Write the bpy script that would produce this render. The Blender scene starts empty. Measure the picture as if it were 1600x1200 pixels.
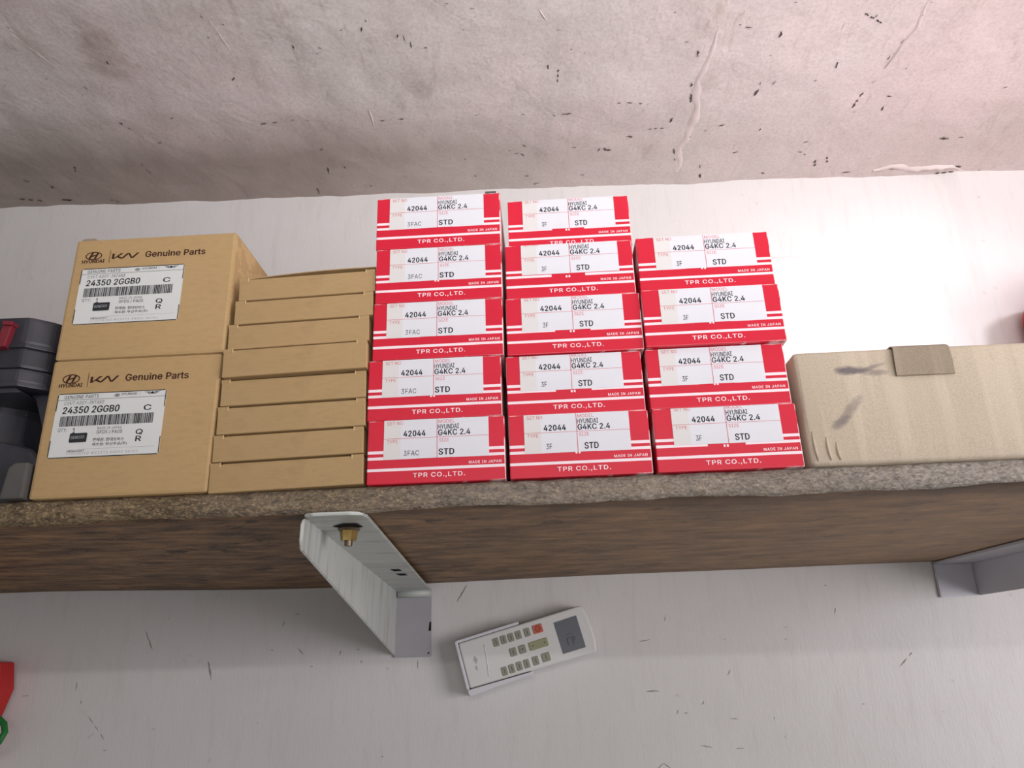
import bpy, bmesh, math, random
from mathutils import Vector, Matrix, noise
from mathutils.geometry import delaunay_2d_cdt

# ---------------------------------------------------------------- camera, world, lights, exposure
C = bpy.context.scene.collection
SC = bpy.context.scene
H = 1.75                                   # camera height above the floor (m)

cam_d = bpy.data.cameras.new('camera')
cam = bpy.data.objects.new('camera', cam_d); C.objects.link(cam)
cam_d.sensor_width = 36.0; cam_d.sensor_fit = 'HORIZONTAL'
cam_d.lens = 1191.9 / 1600 * 36.0
cam_d.clip_start = 0.01
PITCH, YAW, ROLL = 0.356203, 0.004047, -0.034495
_f = Vector((-math.sin(YAW) * math.cos(PITCH), math.cos(YAW) * math.cos(PITCH), math.sin(PITCH)))
_r = Vector((math.cos(YAW), math.sin(YAW), 0)); _u = _r.cross(_f)
_r2 = _r * math.cos(ROLL) + _u * math.sin(ROLL); _u2 = -_r * math.sin(ROLL) + _u * math.cos(ROLL)
cam.matrix_world = Matrix(((_r2.x, _u2.x, -_f.x, 0), (_r2.y, _u2.y, -_f.y, 0), (_r2.z, _u2.z, -_f.z, H), (0, 0, 0, 1)))
SC.camera = cam

SC.view_settings.view_transform = 'Standard'
SC.view_settings.look = 'None'
SC.view_settings.exposure = -0.08
SC.view_settings.gamma = 1.0
SC.view_settings.use_curve_mapping = False

wd = bpy.data.worlds.new('world'); SC.world = wd; wd.use_nodes = True
bg = wd.node_tree.nodes['Background']
bg.inputs[0].default_value = (1.0, 0.985, 0.97, 1); bg.inputs[1].default_value = 0.30

def area(name, loc, target, sx, sy, power, col):
    d = bpy.data.lights.new(name, 'AREA'); d.shape = 'RECTANGLE'; d.size = sx; d.size_y = sy
    d.energy = power; d.color = col
    o = bpy.data.objects.new(name, d); C.objects.link(o)
    o.location = loc
    o.rotation_euler = (Vector(target) - Vector(loc)).to_track_quat('-Z', 'Y').to_euler()
    return o
# tube lamp high behind the photographer, big low window to the right, then unseen lamps added for ceiling, pink cast and wall patch
area('tube_light', (0.1, -1.5, H + 0.53), (0.1, 0.94, H + 0.05), 1.6, 0.03, 5.0, (1.0, 0.98, 0.95))
area('window_light', (1.9, -0.7, H - 0.10), (0.1, 0.8, H + 0.30), 1.1, 1.0, 31.0, (1.0, 0.95, 0.985))
lo = area('ceiling_fill', (0.45, -0.35, H + 0.05), (0.35, 0.42, H + 0.66), 1.2, 0.4, 4.2, (1.0, 0.965, 0.975)); lo.data.spread = math.radians(80)  # added fill without a fixture, brightens the ceiling
pd = bpy.data.lights.new('pink_fill', 'POINT'); pd.energy = 0.9; pd.color = (1.0, 0.22, 0.30); pd.shadow_soft_size = 0.20  # added red fill for the pink cast at the right, no real source
po = bpy.data.objects.new('pink_fill', pd); C.objects.link(po); po.location = (1.02, 0.50, H + 0.48)
sd = bpy.data.lights.new('wall_patch_spot', 'SPOT'); sd.energy = 33.0; sd.color = (0.95, 0.93, 1.0); sd.spot_size = math.radians(33); sd.spot_blend = 1.0; sd.shadow_soft_size = 0.06  # added spot, makes the bright patch on the right of the wall
so = bpy.data.objects.new('wall_patch_spot', sd); C.objects.link(so); so.location = (0.98, -0.15, H + 0.52)
so.rotation_euler = (Vector((0.50, 0.94, H + 0.33)) - Vector(so.location)).to_track_quat('-Z', 'Y').to_euler()

# ---------------------------------------------------------------- helpers
def rnd(seed): return random.Random(seed)

def obj(name, bm, m, parent=None, smooth=False):
    me = bpy.data.meshes.new(name)
    bm.normal_update(); bm.to_mesh(me); bm.free()
    for k in (m if isinstance(m, (list, tuple)) else [m]): me.materials.append(k)
    if smooth:
        for p in me.polygons: p.use_smooth = True
    o = bpy.data.objects.new(name, me); C.objects.link(o)
    if parent is not None: o.parent = parent
    return o

def thing(name, label, cat, loc=(0, 0, 0), rot=(0, 0, 0), group=None):
    o = bpy.data.objects.new(name, None); C.objects.link(o)
    o.empty_display_size = 0.02
    o.location = loc; o.rotation_euler = rot
    o['label'] = label; o['category'] = cat
    if group: o['group'] = group
    return o

def box(bm, x0, y0, z0, x1, y1, z1, bevel=0.0, seg=2, mi=0):
    vs = [bm.verts.new(p) for p in ((x0, y0, z0), (x1, y0, z0), (x1, y1, z0), (x0, y1, z0), (x0, y0, z1), (x1, y0, z1), (x1, y1, z1), (x0, y1, z1))]
    fs = [bm.faces.new([vs[i] for i in q]) for q in ((0, 3, 2, 1), (4, 5, 6, 7), (0, 1, 5, 4), (1, 2, 6, 5), (2, 3, 7, 6), (3, 0, 4, 7))]
    for f in fs: f.material_index = mi
    if bevel:
        es = set(e for f in fs for e in f.edges)
        r = bmesh.ops.bevel(bm, geom=list(es), offset=bevel, segments=seg, profile=0.6, affect='EDGES')
        for f in r['faces']: f.material_index = mi
    return fs

def prism(bm, pts, d0, d1, axis='y', bevel=0.0, seg=2, mi=0):
    """outline pts (a, b) extruded along axis from d0 to d1"""
    def P(a, b, d):
        return {'y': (a, d, b), 'x': (d, a, b), 'z': (a, b, d)}[axis]
    A = [bm.verts.new(P(a, b, d0)) for a, b in pts]; B = [bm.verts.new(P(a, b, d1)) for a, b in pts]
    n = len(pts); fs = [bm.faces.new(A), bm.faces.new(B[::-1])]
    for i in range(n): fs.append(bm.faces.new((A[i], B[i], B[(i + 1) % n], A[(i + 1) % n])))
    bmesh.ops.recalc_face_normals(bm, faces=fs)
    for f in fs: f.material_index = mi
    if bevel:
        es = set(e for f in fs for e in f.edges)
        r = bmesh.ops.bevel(bm, geom=list(es), offset=bevel, segments=seg, profile=0.6, affect='EDGES')
        for f in r['faces']: f.material_index = mi
    return fs

def tube(bm, pts, r, n=10, closed=False):
    pts = [Vector(p) for p in pts]; rings = []; N = len(pts)
    for i, p in enumerate(pts):
        a = pts[(i - 1) % N] if (closed or i) else p
        b = pts[(i + 1) % N] if (closed or i < N - 1) else p
        t = (b - a).normalized(); s = t.cross(Vector((0.1, 1, 0.2))).normalized(); q = t.cross(s)
        rr = r[i] if isinstance(r, (list, tuple)) else r
        rings.append([bm.verts.new(p + (s * math.cos(2 * math.pi * k / n) + q * math.sin(2 * math.pi * k / n)) * rr) for k in range(n)])
    for i in range(N if closed else N - 1):
        A, B = rings[i], rings[(i + 1) % N]
        for k in range(n): bm.faces.new((A[k], A[(k + 1) % n], B[(k + 1) % n], B[k]))
    if not closed:
        bm.faces.new(rings[0][::-1]); bm.faces.new(rings[-1])

def quad(bm, pts, mi=0):
    f = bm.faces.new([bm.verts.new(p) for p in pts]); f.material_index = mi; return f

def rounded(x0, z0, x1, z1, r, n=4):
    out = []
    for cx, cz, a0 in ((x1 - r, z0 + r, -90), (x1 - r, z1 - r, 0), (x0 + r, z1 - r, 90), (x0 + r, z0 + r, 180)):
        for k in range(n + 1):
            a = math.radians(a0 + 90 * k / n); out.append((cx + r * math.cos(a), cz + r * math.sin(a)))
    return out

# ---- flat print: glyph outlines as thin meshes lying on a face (plane x-z, normal -y)
_cache = {}
try:      # Blender's own interface typeface, shipped with the program; its built-in curve font otherwise
    FONT = bpy.data.fonts.load(bpy.utils.resource_path('LOCAL') + '/datafiles/fonts/Inter.woff2')
except Exception:
    FONT = None
def glyphs(s, bold=0.0, spacing=1.0):
    key = (s, bold, spacing)
    if key in _cache: return _cache[key]
    cu = bpy.data.curves.new('print_text', 'FONT'); cu.body = s; cu.size = 1.0
    if FONT is not None and max(map(ord, s)) < 0x3000: cu.font = FONT
    cu.resolution_u = 3
    cu.space_character = spacing; cu.fill_mode = 'NONE'; cu.resolution_u = 2
    o = bpy.data.objects.new('print_text', cu); C.objects.link(o)
    dg = bpy.context.evaluated_depsgraph_get()
    me = bpy.data.meshes.new_from_object(o.evaluated_get(dg))
    P = [v.co.to_2d() for v in me.vertices]; ED = [tuple(e.vertices) for e in me.edges]
    bpy.data.objects.remove(o); bpy.data.curves.remove(cu); bpy.data.meshes.remove(me)
    V, E_, F_, ov, oe, of = delaunay_2d_cdt(P, ED, [], 0, 1e-6)
    # outlines may overlap: keep the triangles whose winding number is not zero
    nxt = [(P[a], P[b]) for a, b in ED]; F = []
    for f in F_:
        cx = sum(V[i].x for i in f) / len(f); cy = sum(V[i].y for i in f) / len(f); w = 0
        for a, b in nxt:
            if (a.y <= cy) != (b.y <= cy):
                if a.x + (cy - a.y) / (b.y - a.y) * (b.x - a.x) > cx: w += 1 if b.y > a.y else -1
        if w: F.append(tuple(f))
    x0 = min(v.x for v in V); x1 = max(v.x for v in V); y0 = min(v.y for v in V); y1 = max(v.y for v in V)
    V = [((v.x - x0) / (x1 - x0), (v.y - y0) / (y1 - y0)) for v in V]
    _cache[key] = (V, F); return _cache[key]

def text(bm, s, x, z, w, h, y, bold=0.0, spacing=1.0, slope=0.0, italic=0.0, mi=0):
    """print s into the rectangle x..x+w, z..z+h on the plane y"""
    V, F = glyphs(s, 0.0, spacing)
    d = bold * 2.1 * h                       # heavier strokes: the outline overprinted a hair to each side
    for k, (ox, oz) in enumerate(((-d, 0), (d, 0), (0, d * 0.6), (0, -d * 0.6)) if bold else ((0, 0),)):
        vs = [bm.verts.new((x + a * w + italic * b * h + ox, y - 0.000004 * k, z + b * h + slope * a + oz)) for a, b in V]
        for f in F:
            try: bm.faces.new([vs[i] for i in f]).material_index = mi
            except ValueError: pass

def poly(bm, pts, y, mi=0):
    quad(bm, [(a, y, b) for a, b in pts], mi)

def rect(bm, x0, z0, x1, z1, y, mi=0, slope=0.0):
    quad(bm, [(x0, y, z0), (x1, y, z0 + slope), (x1, y, z1 + slope), (x0, y, z1)], mi)

def face_front(bm):
    for f in bm.faces:
        f.normal_update()
        if f.normal.y > 0: f.normal_flip()

# ---------------------------------------------------------------- materials
class N:
    """small node-tree builder"""
    def __init__(s, name, rough=0.6, spec=0.4, metal=0.0):
        s.m = bpy.data.materials.new(name); s.m.use_nodes = True; s.t = s.m.node_tree
        s.b = s.t.nodes['Principled BSDF']
        s.b.inputs['Roughness'].default_value = rough; s.b.inputs['Metallic'].default_value = metal
        s.b.inputs['Specular IOR Level'].default_value = spec
        s.tc = s.t.nodes.new('ShaderNodeTexCoord')
    def link(s, a, b): s.t.links.new(a, b)
    def noise(s, scale, detail=4, rough=0.55, stretch=None, coord='Object', dist=0.0, rot=None):
        src = s.tc.outputs[coord]
        if stretch or rot:
            mp = s.t.nodes.new('ShaderNodeMapping'); s.link(src, mp.inputs[0])
            if stretch: mp.inputs['Scale'].default_value = stretch
            if rot: mp.inputs['Rotation'].default_value = rot
            src = mp.outputs[0]
        n = s.t.nodes.new('ShaderNodeTexNoise'); s.link(src, n.inputs['Vector'])
        n.inputs['Scale'].default_value = scale; n.inputs['Detail'].default_value = detail
        n.inputs['Roughness'].default_value = rough; n.inputs['Distortion'].default_value = dist
        return n.outputs['Fac']
    def ramp(s, fac, stops):
        r = s.t.nodes.new('ShaderNodeValToRGB'); s.link(fac, r.inputs[0]); e = r.color_ramp.elements
        while len(e) < len(stops): e.new(0.5)
        for k, (p, c) in enumerate(stops):
            e[k].position = p; e[k].color = (c, c, c, 1) if isinstance(c, (int, float)) else tuple(c) + (1,)
        return r.outputs[0]
    def mix(s, fac, a, b, mode='MIX'):
        n = s.t.nodes.new('ShaderNodeMix'); n.data_type = 'RGBA'; n.blend_type = mode
        for k, v in ((0, fac), (6, a), (7, b)):
            if isinstance(v, (int, float)): n.inputs[k].default_value = v if k == 0 else (v, v, v, 1)
            elif isinstance(v, (tuple, list)): n.inputs[k].default_value = tuple(v) + (1,)
            else: s.link(v, n.inputs[k])
        return n.outputs[2]
    def math(s, op, a, b=0.0):
        n = s.t.nodes.new('ShaderNodeMath'); n.operation = op
        for k, v in ((0, a), (1, b)):
            if isinstance(v, (int, float)): n.inputs[k].default_value = v
            else: s.link(v, n.inputs[k])
        return n.outputs[0]
    def xyz(s, coord='Object'):
        n = s.t.nodes.new('ShaderNodeSeparateXYZ'); s.link(s.tc.outputs[coord], n.inputs[0]); return n.outputs
    def normal(s):
        n = s.t.nodes.new('ShaderNodeSeparateXYZ'); s.link(s.tc.outputs['Normal'], n.inputs[0]); return n.outputs
    def band(s, v, lo, hi):
        return s.math('MULTIPLY', s.math('GREATER_THAN', v, lo), s.math('LESS_THAN', v, hi))
    def bump(s, h, strength=0.3, dist=0.001):
        n = s.t.nodes.new('ShaderNodeBump'); s.link(h, n.inputs['Height'])
        n.inputs['Strength'].default_value = strength; n.inputs['Distance'].default_value = dist
        if s.b.inputs['Normal'].links: s.link(s.b.inputs['Normal'].links[0].from_socket, n.inputs['Normal'])
        s.link(n.outputs[0], s.b.inputs['Normal']); return s
    def rough(s, v): s.link(v, s.b.inputs['Roughness']); return s
    def color(s, c):
        if isinstance(c, (tuple, list)): s.b.inputs['Base Color'].default_value = tuple(c) + (1,)
        else: s.link(c, s.b.inputs['Base Color'])
        return s

def srgb(r, g, b):
    f = lambda c: (c / 255 / 12.92) if c / 255 <= 0.04045 else ((c / 255 + 0.055) / 1.055) ** 2.4
    return (f(r), f(g), f(b))

def flat(name, col, rough=0.6, spec=0.3, metal=0.0, var=0.06, scale=60):
    n = N(name, rough, spec, metal)
    d = tuple(max(0, c * (1 - var * 2)) for c in col); e = tuple(min(1, c * (1 + var)) for c in col)
    n.color(n.mix(n.noise(scale, 3), d, e)); return n.m

M = {}
# painted wall: chalky off-white with faint vertical brush streaks and grime
n = N('wall_paint', 0.42, 0.45)
c = n.mix(n.noise(5, 5, 0.6), srgb(204, 201, 199), srgb(219, 217, 216))
c = n.mix(n.ramp(n.noise(16, 4, 0.6, (5, 1, 0.8)), ((0.52, 0.0), (0.75, 0.30))), c, srgb(190, 184, 178))
c = n.mix(n.ramp(n.noise(60, 3, 0.6), ((0.70, 0.0), (0.78, 0.4))), c, srgb(150, 140, 130))
n.color(c); n.bump(n.noise(140, 5, 0.6, (3, 1, 0.7)), 0.25, 0.0008); n.bump(n.noise(12, 4, 0.5), 0.25, 0.004)
M['wall'] = n.m
# rough ceiling plaster: pinkish grey, diagonal trowel streaks, soot
n = N('ceiling_plaster', 0.6, 0.3)
c = n.mix(n.ramp(n.noise(2.6, 3, 0.5), ((0.38, 0.0), (0.62, 1.0))), srgb(220, 215, 212), srgb(228, 214, 213))
c = n.mix(n.ramp(n.noise(7, 6, 0.65, (1.6, 0.6, 1), rot=(0, 0, 0.5)), ((0.52, 0.0), (0.74, 0.40))), c, srgb(186, 174, 168))
c = n.mix(n.ramp(n.noise(30, 5, 0.7, (2.0, 0.7, 1), dist=0.6), ((0.60, 0.0), (0.74, 0.4))), c, srgb(150, 136, 130))
c = n.mix(n.ramp(n.noise(75, 3, 0.6, (1.5, 0.7, 1), dist=1.0), ((0.725, 0.0), (0.78, 0.7))), c, srgb(90, 82, 80))
c = n.mix(n.ramp(n.noise(22, 4, 0.5), ((0.62, 0.0), (0.72, 0.35))), c, srgb(228, 220, 216))
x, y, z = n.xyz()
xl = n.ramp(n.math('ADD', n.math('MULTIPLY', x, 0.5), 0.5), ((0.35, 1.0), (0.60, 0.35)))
corner_shade = n.ramp(n.math('ADD', y, n.math('MULTIPLY', n.noise(6, 4), 0.09)), ((0.80, 0.0), (0.90, 0.75)))  # shade of the wall corner painted into the plaster colour, stronger at left
c = n.mix(n.math('MULTIPLY', corner_shade, xl), c, srgb(134, 120, 108))
for sx, sy, sr, sk in ((-0.447, 0.668, 0.034, 0.38), (-0.440, 0.640, 0.026, 0.25), (0.245, 0.74, 0.02, 0.25), (-0.10, 0.735, 0.018, 0.35)):
    q = n.math('ADD', n.math('POWER', n.math('DIVIDE', n.math('SUBTRACT', x, sx), sr), 2), n.math('POWER', n.math('DIVIDE', n.math('SUBTRACT', y, sy), sr * 1.3), 2))
    q = n.math('ADD', q, n.math('MULTIPLY', n.math('SUBTRACT', n.noise(50, 5, 0.7), 0.5), 2.2))
    c = n.mix(n.ramp(q, ((0.0, sk), (0.9, 0.0))), c, srgb(138, 118, 102))
c = n.mix(n.ramp(n.noise(260, 4, 0.7), ((0.40, 0.0), (0.75, 0.35))), c, srgb(150, 138, 132))
c = n.mix(n.ramp(n.noise(9, 6, 0.7, (3.5, 0.5, 1), rot=(0, 0, 0.45), dist=0.3), ((0.60, 0.0), (0.68, 0.35))), c, srgb(176, 158, 142))
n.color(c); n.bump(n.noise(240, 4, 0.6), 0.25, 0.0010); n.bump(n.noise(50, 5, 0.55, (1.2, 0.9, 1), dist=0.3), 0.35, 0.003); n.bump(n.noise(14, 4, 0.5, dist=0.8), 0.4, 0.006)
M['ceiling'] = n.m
M['soot'] = flat('soot_mark', srgb(92, 84, 80), 0.9, 0.1, var=0.3)
M['wallmark'] = flat('wall_mark', srgb(160, 152, 145), 0.9, 0.1, var=0.3)
n = N('fresh_plaster', 0.6, 0.3); n.color(n.mix(n.noise(50, 4), srgb(204, 192, 189), srgb(220, 208, 205))); n.bump(n.noise(120, 4), 0.5, 0.001); M['ridge'] = n.m
n = N('floor_cement', 0.8, 0.3); n.color(n.mix(n.noise(4, 5), srgb(112, 108, 104), srgb(136, 132, 126))); M['floor'] = n.m

# weathered shelf edge and brown board underside
n = N('shelf_edge_wood', 0.75, 0.3)
x, y, z = n.xyz()
c = n.mix(n.ramp(n.noise(60, 6, 0.75, (0.3, 1, 1.5)), ((0.36, 0.0), (0.64, 1.0))), srgb(92, 77, 61), srgb(142, 122, 95))
c = n.mix(n.ramp(n.noise(620, 5, 0.75, (0.6, 1, 1)), ((0.49, 0.0), (0.63, 0.8))), c, srgb(198, 174, 134))
c = n.mix(n.ramp(n.noise(380, 5, 0.7, (0.35, 1, 1.2)), ((0.50, 0.0), (0.64, 0.7))), c, srgb(66, 56, 48))
c = n.mix(n.ramp(n.noise(16, 5, 0.7, (0.5, 1, 2.0)), ((0.56, 0.0), (0.68, 0.7))), c, srgb(64, 52, 46))
xr = n.math('ADD', n.math('MULTIPLY', x, 0.5), 0.5)
grey = n.ramp(n.math('ADD', xr, n.math('MULTIPLY', n.noise(9, 3), 0.25)), ((0.48, 0.0), (0.80, 0.82)))
c = n.mix(grey, c, n.mix(n.ramp(n.noise(520, 6, 0.75, (0.5, 1, 1), dist=0.6), ((0.34, 0.0), (0.64, 1.0))), srgb(116, 110, 108), srgb(206, 198, 188)))
n.color(c); n.bump(n.noise(420, 6, 0.75, (0.5, 1, 1)), 1.0, 0.0016); n.bump(n.noise(120, 5, 0.6, (0.7, 1, 1), rot=(0, 0.6, 0), dist=1.8), 0.9, 0.0028); M['edge'] = n.m
n = N('shelf_board_wood', 0.6, 0.3)
c = n.mix(n.ramp(n.noise(26, 8, 0.72, (0.7, 1.5, 1)), ((0.37, 0.0), (0.63, 1.0))), srgb(78, 56, 36), srgb(172, 132, 92))
c = n.mix(n.ramp(n.noise(60, 6, 0.72, (0.3, 1.6, 1)), ((0.48, 0.0), (0.64, 0.65))), c, srgb(52, 41, 32))
c = n.mix(n.ramp(n.noise(12, 5, 0.65, (0.8, 0.9, 1), dist=0.5), ((0.55, 0.0), (0.70, 0.55))), c, srgb(60, 48, 42))
c = n.mix(n.ramp(n.noise(45, 5, 0.65, (0.5, 0.6, 1), dist=0.4), ((0.605, 0.0), (0.66, 0.85))), c, srgb(32, 25, 21))
c = n.mix(n.ramp(n.noise(600, 3, 0.6), ((0.54, 0.0), (0.70, 0.5))), c, srgb(168, 138, 104))
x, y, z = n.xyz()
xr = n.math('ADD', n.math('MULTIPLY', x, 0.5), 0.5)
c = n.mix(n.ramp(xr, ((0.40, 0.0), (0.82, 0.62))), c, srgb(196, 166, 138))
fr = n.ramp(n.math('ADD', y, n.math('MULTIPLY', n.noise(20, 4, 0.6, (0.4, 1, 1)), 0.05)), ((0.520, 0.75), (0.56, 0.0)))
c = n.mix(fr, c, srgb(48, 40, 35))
n.color(c); n.bump(n.noise(90, 5, 0.6, (0.4, 2, 2)), 0.3, 0.0008); M['board'] = n.m

def kraft(name, a, b, speck=0.25, corr=False):
    n = N(name, 0.72, 0.25)
    c = n.mix(n.noise(9, 4, 0.5), a, b)
    c = n.mix(n.ramp(n.noise(800 if corr else 220, 3, 0.6, (1, 1, 1.3) if corr else (0.5, 1, 1.6)), ((0.45, 0.0), (0.75, speck))), c, tuple(v * 0.72 for v in a))
    g = n.xyz('Generated')
    if corr:
        c = n.mix(n.ramp(n.noise(1100, 2, 0.6), ((0.38, 0.0), (0.70, 0.5))), c, tuple(v * 0.68 for v in a))
        c = n.mix(n.ramp(n.noise(9, 3, 0.5, (9, 1, 0.6)), ((0.52, 0.0), (0.62, 0.22))), c, tuple(min(1, v * 1.2) for v in b))
        n.bump(n.noise(9, 3, 0.5, (9, 1, 0.5)), 0.25, 0.0025)
    u, v = g[0], g[2]; rag = n.math('MULTIPLY', n.noise(40, 3), 0.02)
    edge = n.math('MAXIMUM', n.math('MAXIMUM', n.math('LESS_THAN', n.math('ADD', u, rag), 0.017), n.math('GREATER_THAN', n.math('SUBTRACT', u, rag), 0.984)), n.math('LESS_THAN', n.math('ADD', v, rag), 0.014))
    c = n.mix(n.math('MULTIPLY', edge, 0.45), c, tuple(min(1, k * 1.25) for k in b))
    if not corr: c = n.mix(n.ramp(n.noise(14, 4, 0.6, (1.3, 1, 0.8)), ((0.60, 0.0), (0.72, 0.35))), c, tuple(k * 0.70 for k in a))
    n.color(c); n.bump(n.noise(25, 4, 0.5), 0.10 if corr else 0.25, 0.002); n.bump(n.noise(400, 3), 0.15, 0.0003)
    return n
M['kraft'] = kraft('kraft_carton', srgb(176, 146, 102), srgb(188, 158, 114)).m
M['kraft_flat'] = kraft('kraft_flat_carton', srgb(164, 136, 96), srgb(178, 150, 108)).m
M['kraft_edge'] = flat('kraft_cut_edge', srgb(222, 192, 148), 0.8, 0.2)
n = kraft('corrugated_card', srgb(186, 171, 150), srgb(200, 187, 168), 0.35, True)
x, y, z = n.xyz(); c = n.b.inputs['Base Color'].links[0].from_socket
for cx_, cz_, a_, b_, sl, k_ in ((-0.084, 0.0655, 0.013, 0.0042, 0.0, 0.85), (-0.070, 0.0665, 0.012, 0.0022, 0.28, 0.55), (-0.068, 0.0630, 0.012, 0.0030, 0.0, 0.5), (-0.096, 0.0290, 0.008, 0.0050, 0.5, 0.6), (-0.088, 0.0380, 0.010, 0.0060, 0.9, 0.45)):
    dx = n.math('SUBTRACT', x, cx_); dz = n.math('SUBTRACT', n.math('SUBTRACT', z, cz_), n.math('MULTIPLY', dx, sl))
    q = n.math('ADD', n.math('POWER', n.math('DIVIDE', n.math('ABSOLUTE', dx), a_), 2), n.math('POWER', n.math('DIVIDE', n.math('ABSOLUTE', dz), b_), 2))
    q = n.math('ADD', q, n.math('MULTIPLY', n.math('SUBTRACT', n.noise(160, 5, 0.7, (0.5, 1, 1)), 0.5), 1.6))
    c = n.mix(n.ramp(q, ((0.1, k_), (0.95, 0.0))), c, srgb(92, 86, 92))
n.color(c)
M['corr'] = n.m
M['corr_dark'] = kraft('corrugated_flap', srgb(146, 132, 114), srgb(160, 146, 128), 0.4, True).m

# red printed carton: three white bands across the front, worn white edges
n = N('red_carton', 0.38, 0.45)
g = n.xyz('Generated'); nn = n.normal()
front = n.math('LESS_THAN', nn[1], -0.3)
v = g[2]; u = g[0]
st = n.math('ADD', n.band(v, 0.196, 0.240), n.math('MULTIPLY', n.math('ADD', n.band(v, 0.375, 0.420), n.band(v, 0.470, 0.516)), n.math('ADD', n.math('LESS_THAN', u, 0.36), n.math('GREATER_THAN', u, 0.62))))
st = n.math('MULTIPLY', st, front)
base = n.mix(n.noise(18, 3), srgb(196, 14, 44), srgb(210, 22, 54))
c = n.mix(st, base, srgb(240, 222, 228))
ed = n.math('MAXIMUM', n.math('GREATER_THAN', u, 0.991), n.math('MAXIMUM', n.math('LESS_THAN', u, 0.005), n.math('MAXIMUM', n.math('GREATER_THAN', v, 0.988), n.math('LESS_THAN', v, 0.012))))
wear = n.math('MULTIPLY', ed, n.ramp(n.noise(28, 4, 0.6), ((0.53, 0.0), (0.58, 0.9))))
c = n.mix(wear, c, srgb(236, 212, 212))
c = n.mix(n.ramp(n.noise(70, 3, 0.5), ((0.76, 0.0), (0.79, 0.6))), c, srgb(232, 120, 110))
n.color(c); n.bump(n.noise(22, 3), 0.2, 0.002); M['red'] = n.m
n = N('label_paper', 0.45, 0.35)
g = n.xyz('Generated')
c = n.mix(n.noise(30, 3), srgb(212, 212, 219), srgb(222, 222, 228))
c = n.mix(n.math('MULTIPLY', n.math('LESS_THAN', g[0], 0.16), 0.6), c, srgb(212, 208, 200))
c = n.mix(n.ramp(n.noise(14, 2, 0.5, (0.15, 1, 6)), ((0.6, 0.0), (0.66, 0.5))), c, srgb(232, 233, 238))
n.color(c); n.bump(n.noise(40, 2, 0.5, (0.4, 1, 2)), 0.1, 0.001); M['label'] = n.m
M['label2'] = flat('sticker_paper', srgb(216, 218, 216), 0.4, 0.4, var=0.02)
M['ink'] = flat('black_ink', srgb(34, 36, 44), 0.6, 0.2)
M['redink'] = flat('red_ink', srgb(206, 96, 104), 0.6, 0.2)
M['whiteink'] = flat('white_ink', srgb(246, 226, 230), 0.6, 0.2, var=0.02)
M['brownink'] = flat('brown_ink', srgb(66, 40, 30), 0.7, 0.2)
M['greyink'] = flat('grey_ink', srgb(96, 98, 102), 0.6, 0.2)
M['purpleink'] = flat('purple_ink', srgb(160, 140, 158), 0.6, 0.2)
M['patch'] = flat('black_patch', srgb(44, 46, 50), 0.5, 0.3)
M['patchink'] = flat('patch_lettering', srgb(176, 176, 178), 0.5, 0.3)

n = N('tool_case_plastic', 0.42, 0.5)
c = n.mix(n.ramp(n.noise(11, 5, 0.6, (1, 1, 0.5)), ((0.42, 0.0), (0.70, 1.0))), srgb(26, 26, 32), srgb(66, 65, 74))
c = n.mix(n.ramp(n.noise(90, 4), ((0.66, 0.0), (0.74, 0.5))), c, srgb(120, 116, 118))
n.color(c); n.bump(n.noise(300, 2), 0.15, 0.0004); M['case'] = n.m
M['latch'] = flat('red_latch_plastic', srgb(122, 36, 48), 0.5, 0.4)
M['foot'] = flat('grey_plastic', srgb(88, 86, 84), 0.6, 0.3, var=0.1)
# painted steel bracket
n = N('bracket_paint', 0.38, 0.5)
c = n.mix(n.noise(14, 4), srgb(180, 184, 180), srgb(198, 202, 196))
c = n.mix(n.ramp(n.noise(16, 4, 0.6, (1, 6, 0.8)), ((0.52, 0.0), (0.70, 0.75))), c, srgb(150, 150, 142))
c = n.mix(n.ramp(n.noise(55, 3, 0.6), ((0.74, 0.0), (0.77, 0.9))), c, srgb(60, 56, 54))
n.color(c); n.bump(n.noise(40, 4, 0.5, (1, 5, 1)), 0.3, 0.001); M['bracket'] = n.m
n = N('bracket_grey', 0.42, 0.5)
c = n.mix(n.noise(20, 4), srgb(152, 150, 156), srgb(172, 170, 175)); n.color(c); n.bump(n.noise(40, 4), 0.2, 0.001); M['bracket_grey'] = n.m
n = N('bracket_plain', 0.42, 0.5)
n.color(n.mix(n.noise(20, 4), srgb(192, 190, 198), srgb(212, 210, 216))); n.bump(n.noise(40, 4), 0.2, 0.001); M['bracket_plain'] = n.m
M['hole'] = flat('dark_hole', srgb(30, 27, 26), 0.9, 0.1)
n = N('brass_nut', 0.32, 0.5, 0.9); n.color(n.mix(n.noise(120, 3), srgb(150, 118, 60), srgb(196, 170, 110))); M['brass'] = n.m
M['steel'] = flat('dull_steel', srgb(110, 96, 80), 0.4, 0.5, 0.8)
M['remote'] = flat('remote_white', srgb(216, 216, 214), 0.38, 0.45, var=0.02)
M['holder'] = flat('holder_white', srgb(212, 212, 218), 0.35, 0.45, var=0.02)
M['button'] = flat('button_grey', srgb(150, 150, 136), 0.55, 0.3)
M['button_red'] = flat('button_red', srgb(196, 112, 92), 0.55, 0.3)
M['button_green'] = flat('button_olive', srgb(156, 158, 124), 0.55, 0.3)
M['button_mark'] = flat('button_mark', srgb(96, 96, 88), 0.6, 0.2)
M['button_redmark'] = flat('button_red_mark', srgb(168, 52, 40), 0.6, 0.2)
M['lcd'] = flat('lcd_grey', srgb(96, 100, 108), 0.22, 0.5, var=0.03)
M['lcdink'] = flat('lcd_segment', srgb(70, 76, 98), 0.4, 0.3)
M['logo'] = flat('faded_logo', srgb(180, 180, 184), 0.5, 0.3)
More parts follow.
